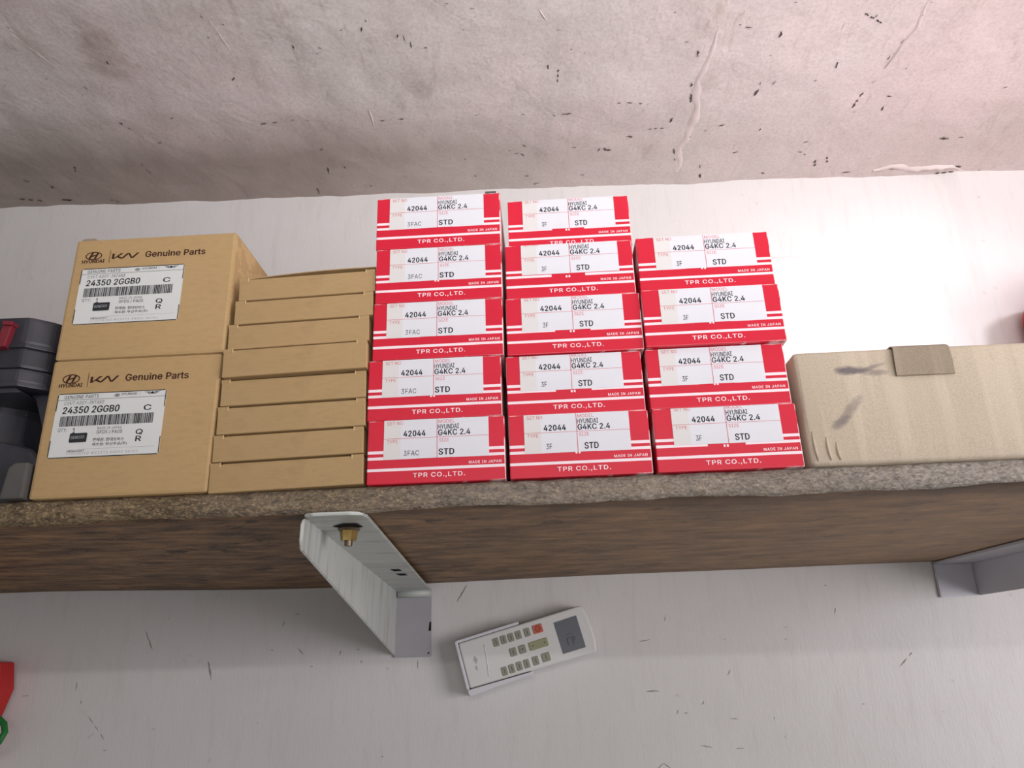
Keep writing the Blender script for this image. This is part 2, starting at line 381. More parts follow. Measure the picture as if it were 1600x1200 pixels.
n = N('red_bag_plastic', 0.45, 0.4); n.color(n.mix(n.noise(20, 3), srgb(172, 24, 26), srgb(196, 34, 34))); n.bump(n.noise(30, 3), 0.2, 0.002); M['redplastic'] = n.m
M['green'] = flat('green_cord', srgb(34, 112, 52), 0.5, 0.3, var=0.15)
M['canister'] = flat('white_plastic', srgb(240, 240, 240), 0.3, 0.5, var=0.01)

# ---------------------------------------------------------------- setting
YW, ZC = 0.9405, 0.6556 + H
def struct(name, bm, m, smooth=False):
    o = obj(name, bm, m, None, smooth); o['kind'] = 'structure'; return o

bm = bmesh.new(); box(bm, -2.2, YW, 0, 2.4, YW + 0.12, ZC + 0.12); wall = struct('wall_back', bm, M['wall'])
bm = bmesh.new(); box(bm, -2.2, -3.0, -0.08, 2.4, YW + 0.12, 0.0); struct('floor', bm, M['floor'])
bm = bmesh.new(); prism(bm, [(0.630, YW + 0.01), (0.630, YW), (0.650, YW - 0.003), (1.5, YW - 0.003), (1.5, YW + 0.01)], 0.0, ZC + 0.02, 'z'); struct('trim_1', bm, M['wall'])

# ceiling: a hand-trowelled plaster sheet with real relief
bm = bmesh.new()
NX, NY = 340, 150
X0, X1, Y0, Y1 = -1.5, 1.7, -0.35, YW + 0.004
grid = []
for j in range(NY + 1):
    row = []
    ty = j / NY; y = Y0 + (Y1 - Y0) * (1 - (1 - ty) ** 1.5)
    for i in range(NX + 1):
        x = X0 + (X1 - X0) * i / NX
        d = 0.0030 * noise.fractal(Vector((x * 7 + y * 3, y * 6 - x * 2, 1.3)), 1.0, 2.0, 4)
        d += 0.0016 * noise.fractal(Vector((x * 30 + y * 18, y * 14 - x * 8, 7.7)), 1.0, 2.0, 3)
        # sagging roll of plaster where the ceiling runs down into the wall
        k = max(0.0, (y - 0.80) / 0.14)
        z = ZC - d - 0.004 * k * k
        row.append(bm.verts.new((x, y, z)))
    grid.append(row)
for j in range(NY):
    for i in range(NX):
        bm.faces.new((grid[j][i], grid[j + 1][i], grid[j + 1][i + 1], grid[j][i + 1]))
top = [bm.verts.new(p) for p in ((X0, Y0, ZC + 0.1), (X1, Y0, ZC + 0.1), (X1, Y1, ZC + 0.1), (X0, Y1, ZC + 0.1))]
bm.faces.new(top)
bm.faces.new([top[1], top[0]] + [v for v in grid[0]])
bm.faces.new([top[3], top[2]] + [v for v in reversed(grid[-1])])
bm.faces.new([top[0], top[3]] + [r[0] for r in reversed(grid)])
bm.faces.new([top[2], top[1]] + [r[-1] for r in grid])
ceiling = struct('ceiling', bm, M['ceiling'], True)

def ceil_z(x, y):
    d = 0.0030 * noise.fractal(Vector((x * 7 + y * 3, y * 6 - x * 2, 1.3)), 1.0, 2.0, 4)
    d += 0.0016 * noise.fractal(Vector((x * 30 + y * 18, y * 14 - x * 8, 7.7)), 1.0, 2.0, 3)
    k = max(0.0, (y - 0.80) / 0.14)
    return ZC - d - 0.004 * k * k

CEIL_CHIPS= [(-526,619,-526,623),(-531,696,-528,698),(-495,709,-492,719),(-474,711,-472,714),(-448,670,-446,679),(-430,675,-428,676),(-339,625,-336,627),(-318,612,-316,617),(-321,641,-321,646),(-362,703,-358,706),(-321,713,-315,705),(-318,720,-316,721),(-299,690,-297,690),(-300,627,-297,627),(-484,774,-481,782),(-479,786,-476,792),(-550,825,-548,830),(-495,868,-490,877),(-496,856,-495,862),(-586,857,-593,876),(-672,882,-664,886),(-638,893,-641,903),(-702,922,-668,927),(-645,928,-626,929),(-581,927,-562,934),(-418,770,-413,767),(-368,815,-365,815),(-455,814,-446,814),(-233,659,-234,669),(-206,662,-201,664),(-210,669,-206,672),(-242,682,-238,682),(-176,639,-173,639),(-171,647,-170,647),(-148,616,-146,616),(-146,626,-145,631),(-153,642,-151,634),(-115,646,-115,656),(-109,649,-108,659),(-102,657,-102,669),(-90,666,-82,667),(-89,647,-86,649),(-72,641,-69,642),(-59,608,-55,608),(-33,615,-28,616),(-30,626,-28,626),(-43,643,-41,643),(-311,787,-299,785),(-295,784,-286,786),(-272,782,-266,782),(-253,781,-246,784),(-319,798,-315,800),(-208,782,-204,783),(-159,786,-152,786),(-248,874,-248,893),(-249,840,-243,837),(-225,875,-222,881),(-200,918,-193,923),(-272,921,-273,938),(-158,840,-155,840),(-109,895,-106,895),(-109,921,-105,921),(-48,908,-41,908),(-28,787,-26,787),(2,857,6,857),(-58,869,-56,874),(1,823,5,823),(-135,784,-126,784),(204,675,210,674),(224,697,223,687),(169,707,171,707),(92,687,95,687),(76,682,79,679),(19,786,27,788),(59,788,65,790),(71,785,84,785),(100,772,102,772),(139,768,145,767),(151,768,173,771),(177,773,179,770),(227,747,225,721),(231,774,229,755),(212,813,215,798),(185,826,209,822),(159,838,170,839),(241,841,248,840),(260,830,266,828),(276,821,287,818),(335,834,335,827),(230,878,227,859),(233,889,232,880),(130,858,145,866),(123,865,126,857),(88,853,95,853),(22,845,28,851),(9,863,18,861),(19,863,26,870),(24,911,32,911),(35,930,48,928),(103,914,110,914),(271,906,269,895),(276,928,273,914),(310,877,319,875),(309,767,311,752),(310,749,310,740),(185,633,189,633),(267,656,279,658),(260,653,264,653),(361,924,371,925),(52,712,52,703),(64,732,64,709),(312,625,316,625),(311,673,311,663),(307,699,311,698),(326,747,328,738),(374,742,379,741),(394,724,392,713),(410,653,412,647),(396,645,421,660),(461,652,462,648),(458,681,462,681),(454,690,456,682),(450,714,451,707),(452,703,454,704),(449,753,453,748),(443,798,446,770),(448,807,450,803),(476,775,486,777),(483,807,483,794),(478,729,482,729),(363,820,417,823),(399,880,410,883),(411,886,416,889),(424,856,427,856),(402,862,410,861),(437,915,430,894),(454,916,447,895),(479,929,496,929),(524,925,556,924),(617,937,648,938),(641,925,655,928),(679,935,684,936),(610,860,620,861),(586,861,600,862),(618,770,624,766),(461,633,465,633)]
WALL_CHIPS= [(-519,-8,-519,1),(-511,-23,-511,-19),(-500,-36,-493,-44),(-491,-46,-487,-51),(-483,-55,-478,-61),(-478,-72,-474,-72),(-581,-12,-572,-12),(-249,9,-246,9),(-215,20,-214,26),(-196,26,-192,26),(-190,11,-189,14),(-297,29,-293,28),(-265,30,-257,22),(-369,19,-363,-2),(-447,55,-436,34),(-285,54,-282,61),(-78,76,-66,95),(-164,-88,-161,-88),(232,-16,236,-10),(199,-46,202,-42),(178,-54,182,-54),(170,-55,171,-50),(278,-64,279,-61),(137,-30,152,-30),(228,-61,238,-62),(192,-88,206,-90),(231,-92,241,-92),(430,-13,440,-4),(443,-2,447,2),(359,80,362,80),(304,34,307,34),(303,21,306,21),(134,24,147,26),(166,46,168,53),(379,-51,383,-51),(366,47,368,54),(-124,2,-124,13),(142,-110,150,-104),(150,-104,157,-110),(-271,68,-265,68)]
def blotch(bm, a, b, w, place, rng, n=7):
    """irregular flake between 2-D points a and b"""
    a = Vector(a); b = Vector(b); d = b - a; L = max(d.length, 1e-4); t = d / L; s = Vector((-t.y, t.x))
    up = []; lo = []
    for i in range(n):
        f = i / (n - 1); ww = w * (0.25 + math.sin(math.pi * f)) * rng.uniform(0.35, 1.0)
        c = a + t * (L * f) + s * rng.uniform(-0.5, 0.5) * w
        up.append(place(c + s * ww)); lo.append(place(c - s * ww * rng.uniform(0.4, 1)))
    U = [bm.verts.new(p) for p in up]; Lw = [bm.verts.new(p) for p in lo]
    for i in range(n - 1): bm.faces.new((U[i], U[i + 1], Lw[i + 1], Lw[i]))

rg = rnd(5); bm = bmesh.new()
for x0, y0, x1, y1 in CEIL_CHIPS:
    L = math.hypot(x1 - x0, y1 - y0) / 1000
    w = min(0.0021, max(0.0006, L * 0.15)) * rg.uniform(0.5, 1.1)
    nseg = 3 if L > 0.02 else 1
    for k in range(nseg):
        if nseg == 3 and rg.random() < 0.2: continue
        fa, fb = (k + rg.uniform(0, 0.2)) / nseg, (k + rg.uniform(0.7, 1.0)) / nseg
        A = (x0 / 1e3 + (x1 - x0) / 1e3 * fa, y0 / 1e3 + (y1 - y0) / 1e3 * fa); B = (x0 / 1e3 + (x1 - x0) / 1e3 * fb, y0 / 1e3 + (y1 - y0) / 1e3 * fb)
        blotch(bm, A, B, w, lambda p: (p.x, p.y, ceil_z(p.x, p.y) - 0.0008), rg)
o = obj('soot_mark', bm, M['soot'], ceiling); o['kind'] = 'stuff'
rg = rnd(6); bm = bmesh.new()
for x0, z0, x1, z1 in WALL_CHIPS:
    L = math.hypot(x1 - x0, z1 - z0) / 1000
    blotch(bm, (x0 / 1e3, z0 / 1e3 + H), (x1 / 1e3, z1 / 1e3 + H), min(0.0010, max(0.0005, L * 0.05)), lambda p: (p.x, YW - 0.0004, p.y), rg)
o = obj('wall_mark', bm, M['wallmark'], wall); o['kind'] = 'stuff'

def ridge(name, pts, w, h, seed):
    """raised run of plaster along a polyline on the ceiling"""
    rg = rnd(seed); P = [Vector((a / 1e3, b / 1e3)) for a, b in pts]; D = []
    for a, b in zip(P, P[1:]):
        m = max(2, int((b - a).length / 0.004))
        for k in range(m): D.append(a.lerp(b, k / m))
    D.append(P[-1]); bm = bmesh.new(); rows = []
    for i, p in enumerate(D):
        t = (D[min(i + 1, len(D) - 1)] - D[max(i - 1, 0)]).normalized(); s = Vector((-t.y, t.x))
        f = 0.35 + 0.65 * math.sin(math.pi * min(1, (i + 1) / len(D) * 1.0)) ; q0 = noise.noise(Vector((i * 0.23, seed, 0.5))); q1 = noise.noise(Vector((i * 0.31, seed, 9.5))); q2 = noise.noise(Vector((i * 0.17, seed, 4.5))); ww = w * f * (0.95 + 0.6 * q0); hh = h * f * (0.85 + 0.7 * q1); j = q2 * 0.8 * w
        row = []
        for k in range(7):
            q = (k / 6 - 0.5) * 2; c = p + s * (q * ww + j); cy = min(c.y, YW - 0.0005)
            row.append(bm.verts.new((c.x, cy, ceil_z(c.x, cy) + 0.0006 - (hh + 0.0006) * (1 - q * q) * (1 + 0.35 * noise.noise(Vector((i * 0.5, k * 0.9, seed)))))))
        rows.append(row)
    for a, b in zip(rows, rows[1:]):
        for k in range(6): bm.faces.new((a[k], a[k + 1], b[k + 1], b[k]))
    return obj(name, bm, M['ridge'], ceiling, True)
ridge('plaster_ridge', [(241,912),(239,872),(240,828),(240,791),(236,762),(233,735),(234,718),(238,696),(239,675),(236,655)], 0.007, 0.0013, 1)
ridge('plaster_ridge', [(454,729),(455,704),(460,681),(464,668),(461,641),(461,630)], 0.0035, 0.0016, 2)
ridge('plaster_ridge', [(524,927),(545,921),(575,926),(607,929),(637,929),(662,936)], 0.006, 0.0035, 3)
for q in ([(-169,763),(-168,779),(-169,797)], [(379,667),(379,657)], [(41,622),(48,636)]):
    ridge('plaster_ridge', q, 0.0014, 0.0009, len(q))
for k, q in enumerate(([(-529,628),(-523,648),(-512,675)], [(-311,621),(-307,646),(-304,674)])):
    ridge('plaster_ridge', q, 0.0009, 0.0005, 20 + k)

# ---------------------------------------------------------------- shelf board
ZT = 0.11828 + H; TH = 0.01651; ZU = ZT - TH
def yfront(x): return 0.5 - 0.03218 * x
def back_bow(x):
    pts = ((-1.1, 0.004), (-0.6, 0.0025), (-0.24, -0.0045), (0.18, -0.0003), (0.47, 0.0015), (1.1, 0.002))
    for (a, p), (b, q) in zip(pts, pts[1:]):
        if a <= x <= b:
            t = (x - a) / (b - a); t = t * t * (3 - 2 * t); return p + (q - p) * t
    return 0
bm = bmesh.new(); XS = 620; rows = []
for i in range(XS + 1):
    x = -1.05 + 2.15 * i / XS; yf = yfront(x); row = []
    row.append((x, YW - 0.001, ZT, 0)); row.append((x, yf + 0.02, ZT, 0))
    for k in range(13):                                 # rough front edge
        f = k / 12
        d = 0.0016 * noise.fractal(Vector((x * 22, f * 1.2, 3)), 1.0, 2.0, 4) + 0.0009 * noise.fractal(Vector((x * 90, f * 4, 9)), 1.0, 2.0, 3)
        dz = 0.0022 * noise.fractal(Vector((x * 14, 5.0, 1)), 1.0, 2.0, 4) * f
        top = 0.0005 * noise.noise(Vector((x * 40, 1, 1))) * (1 - f) - 0.0003
        row.append((x, yf + 0.0015 + d + 0.003 * (2 * f - 1) ** 4, ZT - TH * f + dz + top, 1))
    for k in range(1, 15):
        f = (k / 14) ** 1.3; y = yf + 0.004 + (YW - 0.001 - yf - 0.004) * f
        z = ZU + back_bow(x) * f + 0.0004 * noise.noise(Vector((x * 6, y * 25, 2))) * (1 - f)
        row.append((x, y, z, 0))
    rows.append([bm.verts.new(p[:3]) for p in row])
K = len(rows[0])
for a, b in zip(rows, rows[1:]):
    for k in range(K):
        f = bm.faces.new((a[k], b[k], b[(k + 1) % K], a[(k + 1) % K])); f.material_index = 1 if 2 <= k <= 13 else 0
bm.faces.new(rows[0]); bm.faces.new(rows[-1][::-1])
bmesh.ops.recalc_face_normals(bm, faces=bm.faces[:])
shelf = obj('shelf_board', bm, [M['board'], M['edge']], None, True)
shelf['label'] = 'long thick brown wooden shelf board with a rough weathered front edge carrying all the boxes'; shelf['category'] = 'shelf'

# ---------------------------------------------------------------- brackets
def slab(bm, P, n, t, mi=0):
    """polygon P (3-D points, planar) thickened by t along n"""
    n = Vector(n).normalized(); A = [bm.verts.new(p) for p in P]; B = [bm.verts.new(Vector(p) + n * t) for p in P]
    fs = [bm.faces.new(A), bm.faces.new(B[::-1])]
    for i in range(len(P)): fs.append(bm.faces.new((A[i], B[i], B[(i + 1) % len(P)], A[(i + 1) % len(P)])))
    bmesh.ops.recalc_face_normals(bm, faces=fs)
    for f in fs: f.material_index = mi
    bmesh.ops.bevel(bm, geom=list(set(e for f in fs for e in f.edges)), offset=t * 0.3, segments=2, affect='EDGES')

# left bracket: folded sheet, top flange under the board, tall web on its left, wall tab behind
br = thing('shelf_bracket', 'white painted folded steel shelf bracket with a brass nut, left of the remote control', 'bracket', (-0.128, YW, H + 0.055))
BO = Vector(br.location)
def L3(x, y, z): return Vector((x, y, z + H)) - BO
def flange_z(y): return 0.1012 - 0.010 * max(0.0, (y - 0.53)) / 0.41
T = 0.0022
fl = []
for x, y in ((-0.146, 0.517), (-0.144, 0.507), (-0.138, 0.5035), (-0.113, 0.5035), (-0.105, 0.507), (-0.103, 0.515), (-0.1085, 0.9395), (-0.1505, 0.9395)):
    fl.append(L3(x, y, flange_z(y)))
bm = bmesh.new(); slab(bm, fl, (0, 0, -1), T); obj('top_flange', bm, M['bracket'], br)
web = [L3(-0.1455, 0.508, 0.098), L3(-0.146, 0.5055, 0.094), L3(-0.1462, 0.5055, 0.083), L3(-0.1463, 0.509, 0.077), L3(-0.153, 0.9385, 0.018), L3(-0.1515, 0.9395, flange_z(0.94) - 0.001), L3(-0.1465, 0.52, flange_z(0.52) - 0.0005)]
bm = bmesh.new(); slab(bm, web, (1, 0, 0), T); obj('web_plate', bm, M['bracket'], br)
tab = [L3(-0.152, 0.9395, 0.0155), L3(-0.1085, 0.9395, 0.0155), L3(-0.1085, 0.9395, 0.088), L3(-0.1505, 0.9395, 0.088)]
bm = bmesh.new(); slab(bm, tab, (0, -1, 0), T); obj('wall_tab', bm, M['bracket_grey'], br)
bm = bmesh.new(); tube(bm, [L3(-0.148, 0.935, 0.087), L3(-0.1085, 0.935, 0.087)], 0.005, 10); obj('bend', bm, M['bracket'], br, True)
# slots and chips in the flange
bm = bmesh.new()
for x, y in ((-0.1225, 0.762), (-0.1215, 0.793)):
    bm = bmesh.new(); z = flange_z(y) - T - 0.0003
    quad(bm, [L3(x - 0.005, y - 0.009, z), L3(x + 0.004, y - 0.009, z), L3(x + 0.005, y + 0.006, z), L3(x - 0.003, y + 0.006, z)]); obj('slot', bm, M['hole'], br)
bm = bmesh.new(); zz = flange_z(0.535) - T - 0.0010
quad(bm, [L3(a, b, zz) for a, b in ((-0.133, 0.540), (-0.123, 0.530), (-0.114, 0.531), (-0.112, 0.545), (-0.124, 0.552))])
obj('slot', bm, M['hole'], br)
for x, z, w, h in ((-0.1115, 0.044, 0.003, 0.010), (-0.1125, 0.0185, 0.002, 0.002)):
    bm = bmesh.new(); quad(bm, [L3(x, 0.9395 - T - 0.0003, z), L3(x + w, 0.9395 - T - 0.0003, z), L3(x + w, 0.9395 - T - 0.0003, z + h), L3(x + w * 0.4, 0.9395 - T - 0.0003, z + h)]); obj('paint_chip', bm, M['hole'], br)
def cyl(bm, c, r0, r1, z0, z1, n=24):
    A = [bm.verts.new((c[0] + r0 * math.cos(2 * math.pi * k / n), c[1] + r0 * math.sin(2 * math.pi * k / n), z0)) for k in range(n)]
    B = [bm.verts.new((c[0] + r1 * math.cos(2 * math.pi * k / n), c[1] + r1 * math.sin(2 * math.pi * k / n), z1)) for k in range(n)]
    bm.faces.new(A[::-1]); bm.faces.new(B)
    for k in range(n): bm.faces.new((A[k], A[(k + 1) % n], B[(k + 1) % n], B[k]))
nc = L3(-0.1235, 0.551, flange_z(0.551) - T)
bm = bmesh.new(); cyl(bm, nc, 0.0072, 0.0085, nc.z - 0.0022, nc.z, 28); w_ = obj('washer', bm, M['steel'], br)
bm = bmesh.new(); cyl(bm, nc, 0.0058, 0.0066, nc.z - 0.0092, nc.z - 0.0020, 6); obj('nut', bm, M['brass'], br)
bm = bmesh.new(); cyl(bm, nc, 0.0028, 0.0030, nc.z - 0.0128, nc.z - 0.0085, 16); obj('bolt_end', bm, M['steel'], br)

# right bracket: plain grey angle, web to the right of its wall tab
b2 = thing('shelf_bracket', 'plain grey steel angle bracket under the right end of the shelf', 'bracket', (0.53, YW, H + 0.08))
BO = Vector(b2.location)
x0 = 0.4915; x1 = 0.537
bm = bmesh.new(); slab(bm, [L3(x0, 0.9395, 0.0615), L3(x1, 0.9395, 0.0625), L3(x1, 0.9395, 0.100), L3(x0, 0.9395, 0.100)], (0, -1, 0), 0.003); obj('wall_tab', bm, M['bracket_plain'], b2)
bm = bmesh.new(); slab(bm, [L3(x0, 0.9395, 0.1025), L3(x1, 0.9395, 0.1025), L3(x1, 0.56, 0.1012), L3(x0, 0.56, 0.1012)], (0, 0, -1), 0.003); obj('top_flange', bm, M['bracket_plain'], b2)
bm = bmesh.new(); slab(bm, [L3(x1, 0.9395, 0.0625), L3(x1, 0.9395, 0.100), L3(x1, 0.56, 0.0985), L3(x1, 0.56, 0.0615)], (1, 0, 0), 0.003); obj('web_plate', bm, M['bracket_plain'], b2)

# ---------------------------------------------------------------- cartons
DEP_R = 0.098
def carton_bm(w, d, h, bev, bulge, seed, flat_front=False):
    """slightly bulged, imperfect carton with the front at y = 0"""
    bm = bmesh.new(); n = 8; rg = rnd(seed); off = rg.uniform(0, 50)
    bmesh.ops.create_grid(bm, x_segments=1, y_segments=1, size=0.5); bm.clear()
    box(bm, -w / 2, 0, 0, w / 2, d, h, bev, 2)
    bmesh.ops.subdivide_edges(bm, edges=[e for e in bm.edges if e.calc_length() > 0.01], cuts=6, use_grid_fill=True)
    for v in bm.verts:
        fx = max(0, 1 - (2 * v.co.x / w) ** 2); fz = max(0, 1 - (2 * v.co.z / h - 1) ** 2); fy = max(0, 1 - (2 * v.co.y / d - 1) ** 2)
        if v.co.y < bev * 1.01 + 1e-5 and not flat_front: v.co.y -= bulge * fx * fz
        if abs(abs(v.co.x) - w / 2) < bev * 1.01: v.co.x += math.copysign(bulge * 0.6 * fz * fy, v.co.x)
        q = noise.noise(Vector((v.co.x * 25 + off, v.co.y * 25, v.co.z * 25)))
        v.co.x += q * bulge * 0.4
    return bm

def clip_top(bm, h):
    bmesh.ops.bisect_plane(bm, geom=bm.verts[:] + bm.edges[:] + bm.faces[:], dist=1e-6, plane_co=(0, 0, h), plane_no=(0, 0, 1), clear_outer=True)

def ring_box(name, w, h, lab, typ, dz_v, seed, cx, cz, off, label, group, yaw=0.0):
    """red boxed ring set: carton with white lettering, paper label with its print"""
    t = thing(name, label, 'box', (cx, yfront(cx) + off + DEP_R / 2, cz), (0, 0, -0.0322 + yaw), group)
    Y = -DEP_R / 2
    bm = carton_bm(w, DEP_R, h, 0.0007, 0.0005, seed, True)
    bmesh.ops.translate(bm, verts=bm.verts[:], vec=(0, Y, 0)); obj('carton', bm, M['red'], t)
    U = lambda u: (u - 0.5) * w
    V = lambda v: (1 - v) * h
    yp = Y - 0.00012; yl = Y - 0.00022; yt = Y - 0.00030
    bm = bmesh.new()
    text(bm, 'TPR CO.,LTD.', U(0.335), V(0.928), 0.372 * w, 0.082 * h, yp, 0.012, 1.12)
    text(bm, 'MADE IN JAPAN', U(0.738), V(0.735), 0.232 * w, 0.042 * h, yp, 0.012, 1.15)
    if typ == '3F' or seed % 2:
        for a in (0.468, 0.490): rect(bm, U(a), V(0.648), U(a + 0.013), V(0.61), yp)
    face_front(bm); obj('carton_lettering', bm, M['whiteink'], t)
    # label sheet, slightly shifted on every box; folds over the top edge
    lu, lr = lab; k = (lr - lu) / 0.762; X = lambda a: U(lu + (a - 0.106) * k); Z = lambda v: V(v + dz_v)
    bm = bmesh.new(); prism(bm, [(X(0.106), Z(0.622)), (X(0.868), Z(0.622)), (X(0.868), h * 1.05), (X(0.106), h * 1.05)], yl, Y + 0.0002, 'y')
    clip_top(bm, h - 0.0002); bmesh.ops.holes_fill(bm, edges=bm.edges[:], sides=0)
    lb = obj('label', bm, M['label'], t)
    xm = 0.492 if typ == '3FAC' else 0.485
    bm = bmesh.new()
    rect(bm, X(0.106), Z(0.302), X(0.868), Z(0.296), yt); rect(bm, X(xm), Z(0.622), X(xm) + 0.0004, Z(-0.1), yt)
    for s, u, v, ww in (('SET NO', 0.128, 0.080, 0.115), ('TYPE', 0.128, 0.372, 0.080), ('MODEL', xm + 0.012, 0.078, 0.118), ('SIZE', xm + 0.016, 0.375, 0.072)):
        text(bm, s, X(u), Z(v), ww * k * w, 0.054 * h, yt, 0.0, 1.05)
    clip_top(bm, h - 0.0004); face_front(bm); obj('label_grid', bm, M['redink'], lb)
    bm = bmesh.new()
    text(bm, '42044', X(0.250), Z(0.272), 0.158 * k * w, 0.092 * h, yt, 0.022, 1.08)
    text(bm, 'HYUNDAI', X(xm + 0.008), Z(0.176), 0.152 * k * w, 0.078 * h, yt, 0.008)
    text(bm, 'G4KC 2.4', X(xm + 0.010), Z(0.275), 0.232 * k * w, 0.090 * h, yt, 0.018, 1.05)
    if typ == '3FAC':
        text(bm, '3FAC', X(0.252), Z(0.575), 0.112 * k * w, 0.080 * h, yt, 0.0, 1.05)
        text(bm, 'STD', X(xm + 0.014), Z(0.580), 0.110 * k * w, 0.095 * h, yt, 0.022, 1.08)
    else:
        text(bm, '3F', X(0.262), Z(0.565), 0.040 * k * w, 0.085 * h, yt, 0.004)
        text(bm, 'STD', X(xm + 0.052), Z(0.580), 0.098 * k * w, 0.100 * h, yt, 0.018, 1.05)
    clip_top(bm, h - 0.0004); face_front(bm); obj('label_lettering', bm, M['ink'], lb)
    return t

GA, GB, GC = 'left stack of red boxes', 'middle stack of red boxes', 'right stack of red boxes'
FL = ['bottom box', 'second box up', 'middle box', 'fourth box up', 'topmost box']
def stack(side, n):
    return {5: ['lowest', 'second from bottom', 'middle', 'second from top', 'topmost'], 4: ['lowest', 'second from bottom', 'second from top', 'topmost']}[n]
A = [  # x left, x right (top / bottom average), z base, label span, label shift
    (-0.1008, -0.0066, 0.11840, (0.118, 0.884), 0.0, 0.0), (-0.1020, -0.0078, 0.16340, (0.107, 0.865), 0.0, 0.0),
    (-0.0997, -0.0054, 0.20860, (0.103, 0.867), 0.0, 0.0), (-0.0991, -0.0050, 0.25380, (0.110, 0.870), 0.0, 0.0), (-0.0998, -0.0050, 0.29900, (0.104, 0.868), 0.0, 0.0)]
B = [
    (-0.0038, 0.0915, 0.11840, (0.110, 0.863), 0.0, 0.0), (-0.0042, 0.0910, 0.16300, (0.100, 0.857), -0.025, 0.002),
    (-0.0031, 0.0938, 0.20780, (0.116, 0.872), -0.020, 0.0), (-0.0024, 0.0922, 0.25250, (0.127, 0.886), -0.052, 0.001), (0.0008, 0.0946, 0.29760, (0.122, 0.878), -0.022, 0.010)]
CC = [
    (0.0946, 0.1912, 0.11840, (0.130, 0.883), -0.030, 0.0), (0.0941, 0.1900, 0.16300, (0.095, 0.843), 0.0, 0.001),
    (0.0947, 0.1926, 0.20780, (0.129, 0.884), 0.0, -0.003), (0.0953, 0.1924, 0.25290, (0.134, 0.889), 0.0, 0.0)]
look = {'A': ('left stack, reading 3FAC', GA), 'B': ('middle stack', GB), 'C': ('right stack', GC)}
for key, L, typ, hh in (('A', A, '3FAC', 0.0449), ('B', B, '3F', 0.0443), ('C', CC, '3F', 0.0443)):
    names = stack(key, len(L))
    where = {'A': 'left red stack marked 3FAC', 'B': 'middle red stack marked 3F', 'C': 'right red stack marked 3F'}[key]
    for i, (xa, xb, zb, lab, dv, off) in enumerate(L):
        t = ring_box('ring_box', xb - xa, hh, lab, typ, dv, i + {'A': 0, 'B': 10, 'C': 20}[key], (xa + xb) / 2, zb + H, off,
                     'red box with white label, %s in the %s' % (names[i], where), look[key][1])
        if key == 'A' and i == 4:
            bm = bmesh.new(); box(bm, 0.036, -DEP_R / 2 + 0.004, hh - 0.001, 0.0445, -DEP_R / 2 + 0.0046, hh + 0.0045); obj('tuck_tab', bm, M['foot'], t)

# ---- big brown cartons with printed emblem and sticker
DT= {'emb': (0.072, 0.855, 0.103, -0.005, 0.068), 'HY': (0.058, 0.793, 0.137, 0.001, 0.027), 'bar': (0.218, 0.79, 0.012, 0.003, 0.107), 'KIA': (0.239, 0.82, 0.169, 0.01, 0.046), 'GP': (0.447, 0.822, 0.369, -0.002, 0.05), 'GENP': (0.105, 0.703, 0.202, 0.002, 0.026), 'hy2': (0.441, 0.713, 0.089, 0.002, 0.017), 'em2': (0.397, 0.712, 0.032, 0.001, 0.02), 'wing': (0.572, 0.711, 0.094, 0.003, 0.024), 'CVVT': (0.109, 0.659, 0.233, -0.0, 0.026), 'num': (0.109, 0.595, 0.327, 0.002, 0.049), 'C': (0.581, 0.597, 0.042, 0.0, 0.039), 'barcode': (0.103, 0.502, 0.54, -0.001, 0.077), 'QTY': (0.101, 0.462, 0.052, -0.0, 0.028), 'one': (0.186, 0.452, 0.016, 0.0, 0.037), 'patch': (0.176, 0.384, 0.1, 0.003, 0.067), 'GEN': (0.184, 0.409, 0.077, 0.002, 0.021), 'MADE': (0.328, 0.471, 0.138, -0.001, 0.019), 'GFD': (0.328, 0.437, 0.147, -0.002, 0.028), 'Q': (0.554, 0.422, 0.039, -0.001, 0.039), 'R': (0.558, 0.375, 0.031, -0.0, 0.037), 'K1': (0.312, 0.386, 0.18, -0.003, 0.025), 'K2': (0.312, 0.351, 0.199, -0.001, 0.025), 'tiny': (0.174, 0.316, 0.099, 0.001, 0.016), 'dots': (0.273, 0.334, 0.401, 0.0, 0.002), 'purple': (0.172, 0.296, 0.407, -0.003, 0.02), 'head': (0.072, 0.694, 0.624, 0.001, 0.002)}
def emblem(bm, cx, cz, rx, rz, y, th=0.10):
    n = 40
    o_ = [(cx + rx * math.cos(2 * math.pi * k / n), cz + rz * math.sin(2 * math.pi * k / n)) for k in range(n)]
    i_ = [(cx + rx * (1 - th) * math.cos(2 * math.pi * k / n), cz + rz * (1 - th * 1.7) * math.sin(2 * math.pi * k / n)) for k in range(n)]
    for k in range(n):
        poly(bm, [o_[k], o_[(k + 1) % n], i_[(k + 1) % n], i_[k]], y)
    S = lambda pts: [(cx + a * rx, cz + b * rz) for a, b in pts]
    poly(bm, S([(-0.62, -0.62), (-0.36, -0.74), (-0.02, 0.74), (-0.28, 0.72)]), y)
    poly(bm, S([(0.02, -0.74), (0.28, -0.72), (0.62, 0.62), (0.36, 0.74)]), y)
    poly(bm, S([(-0.26, -0.26), (0.20, 0.02), (0.30, 0.34), (-0.16, 0.10)]), y)

